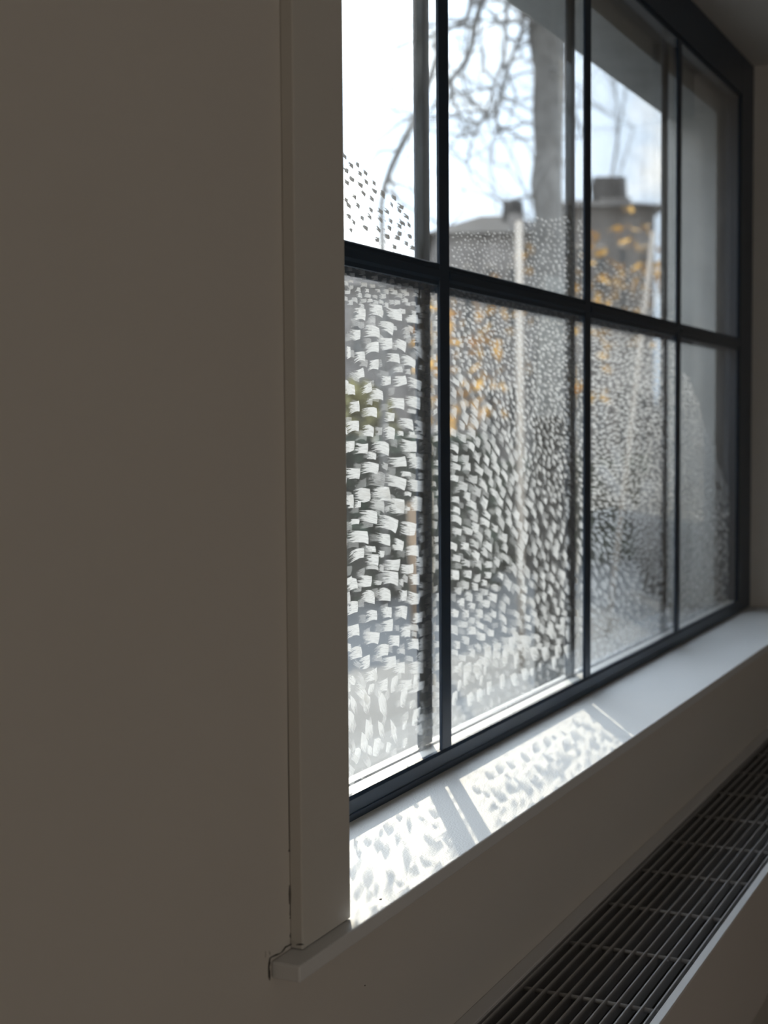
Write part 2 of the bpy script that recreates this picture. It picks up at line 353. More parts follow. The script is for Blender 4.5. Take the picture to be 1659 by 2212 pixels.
# ------------------------------------------------------------------ brush marks
YP = .6194
class Strokes:
    def __init__(s): s.v = []; s.f = []; s.uv = []; s.op = []; s.n = 0; s.dn = []; s.dense = 0.0
    def add(s, a, b, w, bow, op, rnd, flip=False, point=0):
        """a, b: (x, z) ends on the glass; w width; bow sideways arch"""
        ax = Vector((b[0]-a[0], b[1]-a[1])); L = ax.length
        if L < 1e-6: return
        ax /= L; nm = Vector((-ax.y, ax.x)); base = len(s.v); nu, nv = 5, 3
        y = YP - rnd.random()*.0009; k = s.n; s.n += 1; ph = rnd.random()*9
        c0, c1 = rnd.uniform(-.12, .12), rnd.uniform(-.08, .08)
        for i in range(nu):
            u = i/(nu-1)
            for j in range(nv):
                v = j/(nv-1)
                wu = w*(1 + .10*math.sin(ph+u*5)) * (1 - point*abs(2*u-1)**1.5)
                off = (v-.5)*wu + bow*L*(1-(2*u-1)**2)
                sh = L*(u + (c1 if u > .5 else c0)*(v-.5)*1.2) - (.03*L*(2*v-1)**2 if i == nu-1 else 0)
                p = Vector(a) + ax*sh + nm*off
                s.v.append(W(p.x, y, p.y))
                s.uv.append((1-u if flip else u, k*3.37 + v*min(2.2, w/.009))); s.op.append(op); s.dn.append(s.dense)
        for i in range(nu-1):
            for j in range(nv-1):
                q = base+i*nv+j; s.f.append((q, q+nv, q+nv+1, q+1))
    def px(s, x0, y0, x1, y1, w, bow, op, rnd, **k):
        A = onY(x0, y0, YP); B = onY(x1, y1, YP)
        C = onY((x0+x1)/2, (y0+y1)/2 - w/2, YP); D = onY((x0+x1)/2, (y0+y1)/2 + w/2, YP)
        ax = Vector((B.x-A.x, B.z-A.z)).normalized(); nm = Vector((-ax.y, ax.x)); ww = abs(Vector((C.x-D.x, C.z-D.z)).dot(nm))
        s.add((A.x, A.z), (B.x, B.z), max(ww, .0015), bow, op, rnd, **k)
    def lozenge(s, px, py, w, h, op, rnd, tilt=0):
        """a pointed dab placed where the sun throws it onto the sill at image point (px, py)"""
        def up(x, y):
            v = ray(x, y); p = v*(SZ/v.z); g = p + SUN*((YP-p.y)/SUN.y); return (g.x, g.z)
        A, B = up(px-tilt*h/2, py-h/2), up(px+tilt*h/2, py+h/2); L_, R2 = up(px-w/2, py), up(px+w/2, py)
        ax = Vector((B[0]-A[0], B[1]-A[1])).normalized(); nm = Vector((-ax.y, ax.x)); ww = abs(Vector((R2[0]-L_[0], R2[1]-L_[1])).dot(nm))
        s.add(A, B, min(ww, .05), 0, op, rnd, point=.93)
    def build(s, parent):
        me = bpy.data.meshes.new('brush_marks'); me.from_pydata([tuple(v) for v in s.v], [], s.f)
        ul = me.uv_layers.new(name='UVMap'); at = me.attributes.new('op', 'FLOAT', 'POINT')
        for lp_ in me.loops: ul.data[lp_.index].uv = s.uv[lp_.vertex_index]
        for i, o in enumerate(s.op): at.data[i].value = o
        ad2 = me.attributes.new('dense', 'FLOAT', 'POINT')
        for i, o in enumerate(s.dn): ad2.data[i].value = o
        me.materials.append(M_paint)
        o = bpy.data.objects.new('brush_marks', me); col.objects.link(o); o.parent = parent; o.matrix_parent_inverse = parent.matrix_world.inverted()
        return o
def field(cps, x, y):
    sw = a = b = L = w = o = 0
    for (cx, cy, ang, ln, wd, op) in cps:
        d = ((x-cx)**2 + (y-cy)**2 + 60)**-1.6
        t = math.radians(2*ang); a += d*math.cos(t); b += d*math.sin(t); L += d*ln; w += d*wd; o += d*op; sw += d
    return math.atan2(b, a)/2, L/sw, w/sw, o/sw
def scatter(st, poly, cps, rnd, tries, packL=1.0, packW=1.0, avoid=(), jit=.22, sc=1.0):
    xs = [p[0] for p in poly]; ys = [p[1] for p in poly]; cell = 24; grid = {}
    def inside(x, y):
        c = False; n = len(poly)
        for i in range(n):
            (x1, y1), (x2, y2) = poly[i], poly[(i+1) % n]
            if (y1 > y) != (y2 > y) and x < (x2-x1)*(y-y1)/(y2-y1)+x1: c = not c
        return c
    for _ in range(tries):
        x = rnd.uniform(min(xs), max(xs)); y = rnd.uniform(min(ys), max(ys))
        if not inside(x, y): continue
        th, L, w, op = field(cps, x, y); L *= sc; w *= sc
        ca, sa = math.cos(th), math.sin(th); ok = True
        gx, gy = int(x//cell), int(y//cell)
        for i in (-1, 0, 1):
            for j in (-1, 0, 1):
                for (qx, qy) in grid.get((gx+i, gy+j), ()):
                    dx, dy = x-qx, y-qy; du = (dx*ca+dy*sa)/(L*packL); dv = (-dx*sa+dy*ca)/(w*packW*1.2)
                    if du*du + dv*dv < 1: ok = False; break
                if not ok: break
            if not ok: break
        if not ok: continue
        grid.setdefault((gx, gy), []).append((x, y))
        th += rnd.gauss(0, jit); l = L*rnd.uniform(.75, 1.2)/2; ca, sa = math.cos(th), math.sin(th)
        ww = w*rnd.uniform(.75, 1.15)
        # w is across the mark; convert to the vertical extent expected by px()
        wv = ww/max(.45, abs(ca))
        st.px(x-ca*l, y-sa*l, x+ca*l, y+sa*l, wv, rnd.uniform(-.05, .08), op*rnd.uniform(.7, 1.1), rnd)

# marks traced one by one on the nearest pane: (x0, y0, x1, y1, width) in two sheets, opacity last
T1 = """238 665 325 665 85;360 625 465 640 85;505 640 620 665 80;650 685 745 700 60;318 800 440 808 80;455 760 550 785 80;205 825 285 820 75;270 745 320 745 45 .4;345 705 405 705 50 .4;
620 820 680 800 80 .5;712 840 805 870 90;330 945 435 920 75;440 890 540 890 85;555 890 652 925 75;175 965 210 960 85;232 1015 322 995 70;355 1075 435 1060 70;500 1010 597 1015 65;
615 1030 725 1060 70;712 940 825 1040 65;545 1105 625 1100 40 .7;640 1120 685 1118 40 .6;240 1150 318 1120 70;455 1190 530 1185 65;550 1195 655 1180 70;670 1205 770 1235 75;160 1270 242 1265 80;
300 1275 378 1235 65;365 1300 465 1310 75;335 1360 385 1360 45 .5;205 1410 283 1390 80;515 1370 635 1375 80;645 1350 762 1375 80;318 1450 420 1445 65;480 1475 556 1480 65;600 1530 708 1545 75;
720 1550 805 1565 75;170 1575 275 1550 80;312 1590 395 1600 80;405 1590 462 1590 60 .5;473 1615 560 1615 85;580 1612 632 1612 35;668 1613 718 1613 38;160 1710 242 1705 75;245 1725 350 1730 75;
385 1735 515 1740 85;340 1790 412 1795 50;605 1695 738 1715 85;655 1780 725 1785 35;520 1840 655 1830 75;675 1850 785 1845 80;165 1935 282 1930 80;300 1890 433 1895 80;455 1855 505 1880 50 .5;
350 1980 480 1985 100 .35;615 1930 693 1935 35;490 1985 650 2020 85;665 2010 795 2030 90;245 2095 368 2095 80;400 2080 522 2080 75;635 2095 690 2097 30;160 2140 235 2140 75;240 2170 290 2170 50;
360 2170 475 2180 60 .5;515 2165 638 2185 80;692 2150 778 2160 80;770 430 810 430 45 .5;818 435 852 435 35 .5;760 495 800 492 40 .6;810 490 850 490 35 .6;760 540 805 540 45 .6;815 545 858 545 40 .6;
720 600 760 600 32 .6;720 632 768 632 30 .7;775 610 808 612 35 .6;818 650 855 660 40 .6;785 720 830 735 80 .5;830 850 895 900 110 .35;795 1180 865 1190 80 .6;785 1370 870 1390 80 .6;
800 1285 830 1295 60 .4;775 1730 860 1735 85 .7;800 1610 830 1620 60 .5;800 1940 860 1945 70 .6;820 2150 870 2150 80 .5;660 1425 730 1440 30 .7;650 1640 790 1645 25 .7"""
T2 = """170 120 215 115 85;262 65 338 65 90;370 60 483 60 80;480 140 590 155 90;640 135 718 150 85;345 140 440 165 70 .5;262 215 388 235 80;400 270 540 300 95;568 300 675 320 85;720 255 780 258 75;
175 380 327 380 85;382 375 483 400 70;190 270 260 262 35;305 455 380 465 40;400 500 443 500 45;500 430 583 445 75;600 480 695 480 70;750 405 800 410 65;185 535 292 490 70;310 540 402 545 75;
440 580 556 580 75;565 610 657 605 65;672 560 750 560 65;755 600 815 605 70;250 695 350 700 75;425 675 542 685 90;625 685 700 685 75;160 745 240 715 75;278 825 373 825 80;378 805 485 805 80;
550 805 608 805 75;615 815 703 830 80;710 765 800 740 70 .7;165 915 250 885 80;300 970 387 950 70;425 930 497 930 75;523 930 607 935 80;652 970 722 965 65;735 930 800 910 70 .7;165 1090 258 1055 80;
420 1035 503 1020 75;565 1085 635 1070 75;715 1060 795 1040 80 .7;295 1125 403 1120 80;475 1145 550 1140 75;610 1170 692 1165 75;702 1175 795 1165 70 .7;185 1245 275 1220 75;375 1235 470 1205 75;
260 1310 333 1280 80;430 1310 525 1285 80;505 1355 590 1335 75;632 1345 735 1340 75;300 1410 385 1375 75;175 1410 228 1445 60;400 1480 467 1455 80;555 1465 640 1455 70;615 1510 735 1460 60;
235 1490 325 1585 75;
750 1300 800 1300 80 .6;755 1430 820 1425 80 .6;240 1390 300 1480 90 .4;
445 180 480 165 40 .5;590 165 630 168 25 .8;305 600 395 605 30 .7;400 600 435 610 50 .6;360 705 420 712 28 .7;545 700 578 715 50 .7;570 670 610 690 50 .6;600 1030 690 1045 40 .6;
635 1090 678 1095 35 .6;510 1040 550 1045 40 .4;540 1220 595 1220 35 .6;690 1250 740 1255 40 .6;590 1270 650 1275 35 .6"""
T0 = """118 930;155 985;195 980;205 1035;240 1030;125 1015;160 1065;130 1085;245 1080;292 1090;213 1100;295 1135;230 1150;178 1170;345 1165;280 1185;412 1175;125 1190;195 1225;140 1225;398 1220;275 1250;440 1250;330 1260;
372 1262;265 1290;220 1295;485 1290;140 1290;330 1310;390 1318;455 1325;172 1325;468 1330;240 1355;320 1365;385 1360;445 1350;152 1367;440 1390;505 1410;370 1410;430 1420;308 1428;480 1450;520 1480;415 1472;345 1150;450 1230;500 1340;75 960;60 1040;90 1130;70 1200;95 1260;60 1320;90 1370"""
rnd = R_(11)
panes = {}
for r_, (z0, z1) in enumerate(PZ):
    for c_, (x0, x1) in enumerate(PX):
        g = wpart(MB().box(x0-.004, x1+.004, .6200, .6214, z0-.003, z1+.003), 'glass_pane', M_glass)
        panes[(r_, c_)] = g
        wpart(MB().box(x0-.003, x1+.003, .6035, .6044, z0+.0004, z1), 'inner_glass_pane', M_clear)
bpy.context.view_layer.update()

def parse(txt, sc, ox, oy, st, rn):
    for e in txt.replace('\n', '').split(';'):
        q = [float(t) for t in e.split()]
        if len(q) < 5: continue
        op = q[5] if len(q) > 5 else .93
        x0, y0, x1, y1 = ox+q[0]*sc, oy+q[1]*sc, ox+q[2]*sc, oy+q[3]*sc
        x0 -= .12*(x1-x0); y0 -= .12*(y1-y0)
        diag = abs(y1-y0) > .6*abs(x1-x0)
        st.px(x0, y0, x1, y1, q[4]*sc*(1.35 if diag else 1.08), rn.uniform(-.03, .07), op, rn, point=.45 if diag else 0)
# pane 1, lower
s = Strokes()
cp = [(740,600,0,14,9,.85),(900,600,0,14,9,.8),(800,640,0,15,9,.85),(860,640,0,15,9,.8),(760,700,0,24,20,.3),(880,800,10,24,18,.3),(780,900,-5,24,18,.34),(900,950,10,22,16,.3),
      (780,1100,-5,26,19,.3),(900,1150,0,22,17,.3),(770,1350,-15,24,18,.35),(900,1350,-15,22,16,.35),(780,1500,50,24,15,.4),(880,1530,-40,24,15,.4),(770,1600,60,22,14,.5),(900,1600,-45,22,14,.5)]
s.dense = .25
scatter(s, [(690,560),(760,572),(930,612),(938,660),(745,655),(690,655)], cp, rnd, 2500, .95, .95, jit=.15)
s.dense = 0
scatter(s, [(690,650),(938,655),(940,1640),(760,1700),(690,1740)], cp, rnd, 3500, 1.3, 1.4, jit=.2)
scatter(s, [(906,650),(946,655),(946,1610),(906,1630)], [(925,700,0,16,11,.8),(925,1000,-5,20,15,.75),(925,1400,-15,20,15,.7)], rnd, 1500, 1.0, 1.05, jit=.2)
cps_h = [(720,700,0,24,19,.9),(720,1400,-15,24,19,.9),(720,1600,55,26,16,.9)]
scatter(s, [(660,650),(742,650),(752,1720),(660,1760)], cps_h, rnd, 900, 1.1, 1.2)
parse(T1, .2712, 700, 500, s, rnd); parse(T2, .2938, 700, 1050, s, rnd)
# pointed dabs along the foot of the pane, the ones whose shadows fall on the sill
for (x, y, w_, h_) in [(250,545,90,120),(340,560,80,230),(420,620,90,240),(455,410,100,160),(540,500,60,210),(660,360,55,260),(635,690,80,340),(470,870,90,240),(245,900,100,270),(155,640,60,160),(560,950,90,120),(330,1000,60,260),
                       (920,260,120,130),(780,310,65,70),(865,520,120,150),(1050,540,110,140),(820,740,130,140),(915,390,55,60),(560,300,60,110),(110,480,50,120),(100,850,70,200),(130,1050,60,200),(380,450,50,120),(730,180,60,70)]:
    s.lozenge(740+x*.217, 1700+y*.217, w_*.217*1.15, h_*.217, .95, rnd, rnd.uniform(-.06, .06))
s.build(panes[(0,0)])
# pane 1, upper: a dome of small slanted dabs
s = Strokes(); s.dense = 1
for e in T0.replace('\n', '').split(';'):
    x, y = [float(t) for t in e.split()]; x = 700+x*.3617; y = y*.3617
    th = math.radians(rnd.uniform(30, 50) if y < 500 else rnd.uniform(5, 35)); l = rnd.uniform(6.5, 9)
    s.px(x-math.cos(th)*l, y-math.sin(th)*l, x+math.cos(th)*l, y+math.sin(th)*l, 9.5, rnd.uniform(-.04,.04), 1.25, rnd)
scatter(s, [(800,455),(893,505),(900,575),(800,560)], [(850,500,30,8,5,.5)], rnd, 260, 1.5, 1.6)
s.build(panes[(1,0)])
# pane 2, lower
C2 = [(985,640,10,9,5,.6),(1100,680,12,9,4.6,.6),(1240,720,15,8,5,.7),(985,760,25,12,8,.7),(1100,760,30,9,5,.7),(1230,800,15,9,5,.8),(990,850,55,28,15,.9),(1030,900,55,26,14,.9),(1065,830,50,12,6,.75),
      (1030,780,40,10,5.5,.7),(1100,880,50,12,6,.75),(1180,900,45,11,5,.75),(1240,950,25,10,6,.85),(990,950,30,22,16,.95),(1000,1000,10,20,16,.95),(1050,1000,55,26,14,.95),(1095,1000,58,26,11,.95),(1125,950,55,13,6,.75),
      (1150,1000,60,13,6,.75),(1200,1050,50,13,6,.75),(1245,1050,30,11,7,.85),(990,1060,15,22,16,.95),(1050,1080,45,24,14,.95),(1120,1080,58,28,12,.95),(1175,1120,60,24,11,.9),(1240,1150,50,16,10,.9),
      (990,1150,20,24,16,.95),(1060,1170,35,24,14,.95),(1130,1180,58,28,13,.95),(1210,1200,55,22,12,.95),(990,1250,10,22,16,.95),(1040,1270,5,18,16,.95),(1100,1290,45,24,14,.95),(1170,1290,55,22,12,.95),
      (1230,1290,45,16,12,.9),(990,1350,5,20,16,.9),(1060,1380,20,20,15,.9),(1140,1360,30,18,14,.9),(1230,1370,20,14,12,.8),(1000,1450,10,19,15,.8),(1100,1450,20,16,13,.7),(1200,1400,20,15,12,.75),(1010,1530,10,17,12,.6),(1150,1460,10,13,9,.6)]
s = Strokes()
P2 = [(976,622),(1260,678),(1260,1445),(976,1575)]
scatter(s, P2, [(a,b,c,d*.9,e*.9,.34) for a,b,c,d,e,f in C2], rnd, 9000, 1.1, 1.2, jit=.3)
scatter(s, [(976,622),(1260,678),(1260,1372),(976,1465)], C2, rnd, 16000, .98, .98, jit=.12)
for (x, y, w_, h_) in [(250,640,50,60),(300,610,45,60),(360,590,40,55),(430,550,45,60),(485,505,45,60),(540,475,40,65),(640,490,45,85),(685,440,45,75),(780,350,45,65),(740,395,50,55),(575,450,30,30),(625,430,20,25),(545,550,50,55),(510,615,60,65),
                       (635,565,45,110),(700,520,30,50),(780,480,45,80),(850,450,45,60),(360,700,70,85),(435,700,70,85),(300,740,80,85),(185,715,50,55),(235,735,40,45),(345,650,30,35),(385,665,30,35),(570,620,50,90),(690,380,40,50),(280,800,40,40),(610,630,40,70),(830,390,40,60),(480,680,50,60)]:
    s.lozenge(950+x*.4274, 1400+y*.4274, w_*.4274*1.15, h_*.4274, .92, rnd, rnd.uniform(-.25, .25))
s.build(panes[(0,1)])
# pane 2, upper: fine faint dabs low down
s = Strokes()
U2 = [(985,520,20,6,3.5,.4),(1100,520,20,6,3.5,.4),(1200,500,30,9,4.5,.5),(1245,560,30,10,5,.6),(1100,600,15,7,4,.5),(990,570,10,7,4,.45)]
scatter(s, [(976,500),(1090,500),(1160,470),(1262,470),(1262,650),(976,585)], U2, rnd, 3600, 1.1, 1.2)
s.build(panes[(1,1)])
# pane 3
C3 = [(1290,720,5,11,4,.75),(1440,760,10,10,4,.8),(1300,850,-5,12,5,.85),(1350,820,-25,12,5,.85),(1380,850,20,12,5,.85),(1440,900,10,10,5,.85),(1290,1000,10,12,5,.85),(1370,1000,-30,11,5,.8),(1450,1030,20,10,5,.8),
      (1290,1120,10,12,6,.85),(1400,1150,-25,11,4.5,.6),(1450,1150,-20,11,4.5,.6),(1340,1200,0,11,4,.55),(1290,1180,40,16,8,.9),(1300,1240,55,22,10,.95),(1340,1262,45,16,10,.95),(1380,1280,20,14,9,.95),(1420,1265,-30,14,9,.9),
      (1400,1220,-20,9,4,.4),(1450,1240,-40,14,9,.95),(1290,1310,30,16,10,.9),(1350,1330,10,13,10,.85),(1420,1320,-10,12,9,.85),(1300,1380,0,12,9,.7)]
s = Strokes()
P3 = [(1279,695),(1466,735),(1464,1345),(1279,1432)]
scatter(s, P3, [(a,b,c,d,e,.4) for a,b,c,d,e,f in C3], rnd, 9000, 1.1, 1.2, jit=.3)
scatter(s, P3, C3, rnd, 18000, .86, .9, jit=.09)
s.build(panes[(0,2)])
s = Strokes()
scatter(s, [(1279,560),(1468,590),(1466,705),(1279,655)], [(1300,640,0,9,3,.45),(1440,600,0,8,3,.35),(1400,690,0,9,3.5,.5)], rnd, 2500, 1.3, 1.4)
s.build(panes[(1,2)])
# pane 4: a hill of dabs low down
C4 = [(1480,830,30,8,4,.75),(1490,930,20,7,3.5,.5),(1530,1000,20,7,3,.4),(1500,1080,-20,8,3.5,.5),(1570,1060,20,7,4,.5),(1490,1200,-55,16,7,.9),(1520,1150,-35,16,7,.9),(1560,1115,5,14,8,.9),(1585,1130,50,13,9,.9),
      (1540,1200,-40,14,7,.9),(1580,1230,0,12,8,.9),(1500,1290,-20,12,8,.85),(1560,1290,-30,12,8,.85),(1480,1140,-30,8,4,.5)]
s = Strokes()
P4 = [(1473,800),(1490,820),(1507,870),(1518,920),(1545,970),(1562,1040),(1597,1085),(1600,1290),(1473,1345)]
scatter(s, P4, [(a,b,c,d,e,.4) for a,b,c,d,e,f in C4], rnd, 5000, 1.1, 1.2, jit=.3)
scatter(s, P4, C4, rnd, 9000, .95, 1.0, jit=.2)
s.build(panes[(0,3)])

# ------------------------------------------------------------------ convector heater under the window
heat = empty('convector_heater', W(1.9, .40, -.672))
tag(heat, 'long white convector heater with slotted top grille on the wall under the window sill', 'heater')
bpy.context.view_layer.update()
def hpart(mb, name, m, bevel=0, parent=None, smooth=False):
    o = mb.build(name, m, None, bevel, smooth); p = parent or heat
    o.parent = p; o.matrix_parent_inverse = p.matrix_world.inverted(); return o
HX0, HX1, HZ = .96, 2.80, -.5216
cs = MB(); cs.box(HX0, HX1, .327, .3295, -.672, HZ-.0035); cs.box(HX0, HX0+.004, .3295, .4885, -.672, HZ-.0035); cs.box(HX1-.004, HX1, .3295, .4885, -.672, HZ-.0035)
cs.box(HX0+.004, HX1-.004, .3295, .4885, -.672, -.669)
hpart(cs, 'casing', M_hcase, .0006)
hpart(MB().box(HX0+.005, HX1-.005, .3300, .4880, -.600, -.597), 'heating_element', M_inner)
gf = MB(); gf.box(HX0, HX1, .3265, .3345, HZ-.0035, HZ); gf.box(HX0, HX1, .4735, .4888, HZ-.0035, HZ); gf.box(HX0, HX0+.012, .3345, .4735, HZ-.0035, HZ); gf.box(HX1-.012, HX1, .3345, .4735, HZ-.0035, HZ)
gf.box(HX0+.012, HX1-.012, .4718, .4735, HZ-.012, HZ-.001)
hpart(gf, 'grille_frame', M_heater, .0006)
for i in range(12):
    y = .4671 - i*.01163
    hpart(MB().box(HX0+.012, HX1-.012, y-.0009, y+.0009, HZ-.013, HZ-.0006), 'grille_slat', M_slat, .0004)
for k in range(14):
    x = 1.098 + k*.1315 
    if HX0+.02 < x < HX1-.02:
        hpart(MB().tube([(x, .4715, HZ-.0055), (x, .3345, HZ-.0055)], [.0023, .0023], 10), 'grille_crossbar', M_slat, smooth=True)

# ------------------------------------------------------------------ outside
struct(MB().box(-40, 160, .77, 140, GROUND-.05, GROUND).build('ground', M_pave))
def leaves(mb, cx, cy, cz, rx, ry, rz, n, size, rn, fill=.5):
    for _ in range(n):
        while True:
            p = Vector((rn.uniform(-1,1), rn.uniform(-1,1), rn.uniform(-1,1)))
            if fill < p.length < 1: break
        c = Vector((cx+p.x*rx, cy+p.y*ry, cz+p.z*rz)); a = Vector((rn.gauss(0,1), rn.gauss(0,1), rn.gauss(0,1))).normalized(); b = a.cross(Vector((rn.gauss(0,1), rn.gauss(0,1), rn.gauss(0,1)))).normalized()
        l = size*rn.uniform(.6, 1.3)
        mb.quad(c-a*l, c+b*l*.5, c+a*l, c-b*l*.5)
def at(px, dist, z=None, py=None):
    """a place outside: the direction of image column px, dist working units along the view axis"""
    v = ray(px, 920 if py is None else py); v = v*dist
    if z is not None: v.z = z
    return v
# long clipped hedge across the street
def hedge_box(px0, px1, d, ztop, thick, n, seed, m=M_hedge):
    a, b = at(px0, d[0], GROUND), at(px1, d[1], GROUND); t = (b-a).normalized(); nn = Vector((-t.y, t.x, 0)); L = (b-a).length
    mb = MB(); rr = R_(seed)
    pts = [a, b, b+nn*thick, a+nn*thick]
    mb.prism([(p.x, p.y) for p in pts], GROUND, ztop-.06)
    for _ in range(n):
        u = rr.random()*L; side = rr.random()
        p = a + t*u
        if side < .6: p = p + nn*rr.uniform(-.1, .05); z = rr.uniform(GROUND, ztop)
        else: p = p + nn*rr.uniform(0, thick); z = ztop - .05 + rr.gauss(0, .04)
        c = Vector((p.x, p.y, z)); e = Vector((rr.gauss(0,1), rr.gauss(0,1), rr.gauss(0,1))).normalized(); f = e.cross(Vector((0,.3,1))).normalized(); l = rr.uniform(.03, .07)
        mb.quad(c-e*l, c+f*l*.6, c+e*l, c-f*l*.6)
    return mb
tag(hedge_box(660, 1060, (9, 10), -.08, .5, 5000, 1).build('hedge', M_hedge), 'dark green clipped hedge beyond the glass of the nearest pane', 'hedge')
tag(hedge_box(1075, 1560, (11, 13), -.3, .6, 4000, 2).build('hedge', M_hedge), 'low dark hedge beyond the farther panes, past the cream post', 'hedge')
# olive and orange shrubs
def shrub(px, d, zc, r, n, m, label, seed, stem=True):
    c = at(px, d, zc); root = empty('shrub', W(c.x, c.y, GROUND)); tag(root, label, 'shrub'); bpy.context.view_layer.update()
    mb = MB(); rr = R_(seed); leaves(mb, c.x, c.y, zc, r[0], r[0], r[1], n, .07, rr, .2)
    o = mb.build('foliage', m); o.parent = root; o.matrix_parent_inverse = root.matrix_world.inverted()
    tb = MB()
    for k in range(5):
        e = Vector((c.x+rr.uniform(-.6,.6)*r[0], c.y+rr.uniform(-.6,.6)*r[0], zc+rr.uniform(0,.7)*r[1]))
        tb.tube([(c.x, c.y, GROUND), tuple((Vector((c.x,c.y,GROUND))+e)/2+Vector((rr.uniform(-.05,.05),0,0))), tuple(e)], [.03,.02,.008], 5)
    o = tb.build('stem', M_bark); o.parent = root; o.matrix_parent_inverse = root.matrix_world.inverted()
shrub(775, 11, .02, (.30, .34), 900, M_olive, 'olive brown shrub above the dark hedge beyond the nearest pane', 5)
shrub(985, 14, .62, (.5, .8), 110, M_orange, 'sparse orange-leaved shrub beyond the second pane beside the mullion', 6)
shrub(1190, 12.6, .75, (.8, .9), 90, M_orange, 'thin orange-leaved shrub beyond the second pane, behind the cream post', 7)
shrub(1365, 15, 1.55, (.6, .8), 130, M_orange, 'orange-leaved shrub in front of the chimneyed house', 8)
shrub(1400, 14.6, -.75, (.6, .45), 700, M_olive, 'olive green bush low beyond the third pane', 9)
# bare trees
def bare_tree(name, px, d, h, r0, label, seed, lean=(0, 0), depth=6, spread=.55, cat='tree', first=.35):
    b = at(px, d, GROUND); root = empty(name, W(b.x, b.y, GROUND)); tag(root, label, cat); bpy.context.view_layer.update()
    rr = R_(seed); tr = MB(); br = MB()
    def grow(p, dr, l, r, k):
        mb = tr if k == depth else br
        q = p + dr*l*.5 + Vector((rr.gauss(0,.04), rr.gauss(0,.04), 0))*l; e = q + (dr+Vector((rr.gauss(0,.1), rr.gauss(0,.1), 0)))*l*.5
        mb.tube([tuple(p), tuple(q), tuple(e)], [r, r*.85, r*.7], 5 if k < depth-1 else 10)
        if k == 0: return
        n = 3 if k > 1 else 2
        for _ in range(n):
            nd = (dr + Vector((rr.gauss(0, spread), rr.gauss(0, spread), rr.gauss(0, spread*.7)))).normalized()
            start = q if rr.random() < .35 else e
            grow(start, nd, l*rr.uniform(.55, .8), r*rr.uniform(.45, .62), k-1)
    grow(b.copy(), Vector((lean[0], lean[1], 1)).normalized(), h*first, r0, depth)
    for nm, mb in (('trunk', tr), ('branches', br)):
        o = mb.build(nm, M_bark, smooth=True); o.parent = root; o.matrix_parent_inverse = root.matrix_world.inverted()
bare_tree('bare_tree', 775, 20, 4.6, .05, 'low bare tree with fine twigs behind the dabs of the nearest upper pane', 23, (0, 0), 7, .6)
bare_tree('bare_tree', 1350, 27, 12.0, .06, 'bare tree spreading thin twigs above the chimneyed house', 24, (0, 0), 7, .6)
bare_tree('tree_trunk', 1422, 9.5, 2.2, .10, 'thick grey tree trunk close to the far mullion', 25, (-.03, 0), 3, .3, cat='tree')
def drawn_tree(name, label, seed, limbs, d, twigs):
    """limbs: lists of (px, py, radius) followed at distance d; the first is the trunk"""
    g = at(limbs[0][0][0], d, GROUND); root = empty(name, W(g.x, g.y, GROUND)); tag(root, label, 'tree'); bpy.context.view_layer.update()
    rr = R_(seed); tr = MB(); br = MB()
    for i, l in enumerate(limbs):
        P = [ray(px, py)*(d + rr.uniform(-.1, .1)) for px, py, r in l]; rad = [r for _, _, r in l]
        if i == 0: P = [Vector((P[0].x, P[0].y, GROUND))] + P; rad = [rad[0]*1.3] + rad
        (tr if i == 0 else br).tube([tuple(p) for p in P], rad, 8)
        for _ in range(twigs):
            k = rr.randrange(len(P)-1); a = P[k].lerp(P[k+1], rr.random())
            if a.z < 0: continue
            q = a; dr = Vector((rr.gauss(0, 1), rr.gauss(0, 1), rr.gauss(-.1, .8))).normalized(); pts = [tuple(q)]
            for _k in range(5):
                dr = (dr + Vector((rr.gauss(0, .35), rr.gauss(0, .35), rr.gauss(-.05, .35)))).normalized(); q = q + dr*rr.uniform(.12, .3); pts.append(tuple(q))
            br.tube(pts, [.011, .009, .007, .006, .005, .003], 4)
    for nm, mb in (('trunk', tr), ('branches', br)):
        o = mb.build(nm, M_bark, smooth=True); o.parent = root; o.matrix_parent_inverse = root.matrix_world.inverted()
drawn_tree('sapling', 'slender bare sapling curving up beyond the nearest upper pane', 31, [[(827, 600, .02), (826, 520, .019), (824, 440, .018), (831, 400, .018), (846, 360, .02), (862, 325, .024), (885, 280, .024), (912, 225, .022), (945, 120, .02), (960, -40, .015)]], 9, 8)
drawn_tree('bare_tree', 'bare tree with long curving limbs crossing the sky of the second upper pane', 32,
  [[(1185, 640, .125), (1187, 480, .122), (1180, 400, .125), (1185, 330, .118), (1184, 240, .122), (1187, 150, .125), (1181, 70, .15), (1150, -20, .17), (1100, -120, .15)],
   [(1120, -120, .04), (1062, -50, .030), (1040, 5, .028), (1026, 50, .026), (1020, 95, .025), (1008, 130, .023), (990, 155, .024), (962, 185, .02), (930, 240, .012)],
   [(1060, -120, .03), (1020, -50, .024), (1016, 15, .022), (1008, 42, .02), (992, 52, .018), (968, 62, .014), (930, 100, .01)],
   [(1120, -100, .03), (1130, 60, .016), (1080, 190, .012), (1070, 290, .008)],
   [(1100, -100, .02), (1090, 120, .014), (1050, 240, .010), (1010, 330, .007)]], 11, 13)
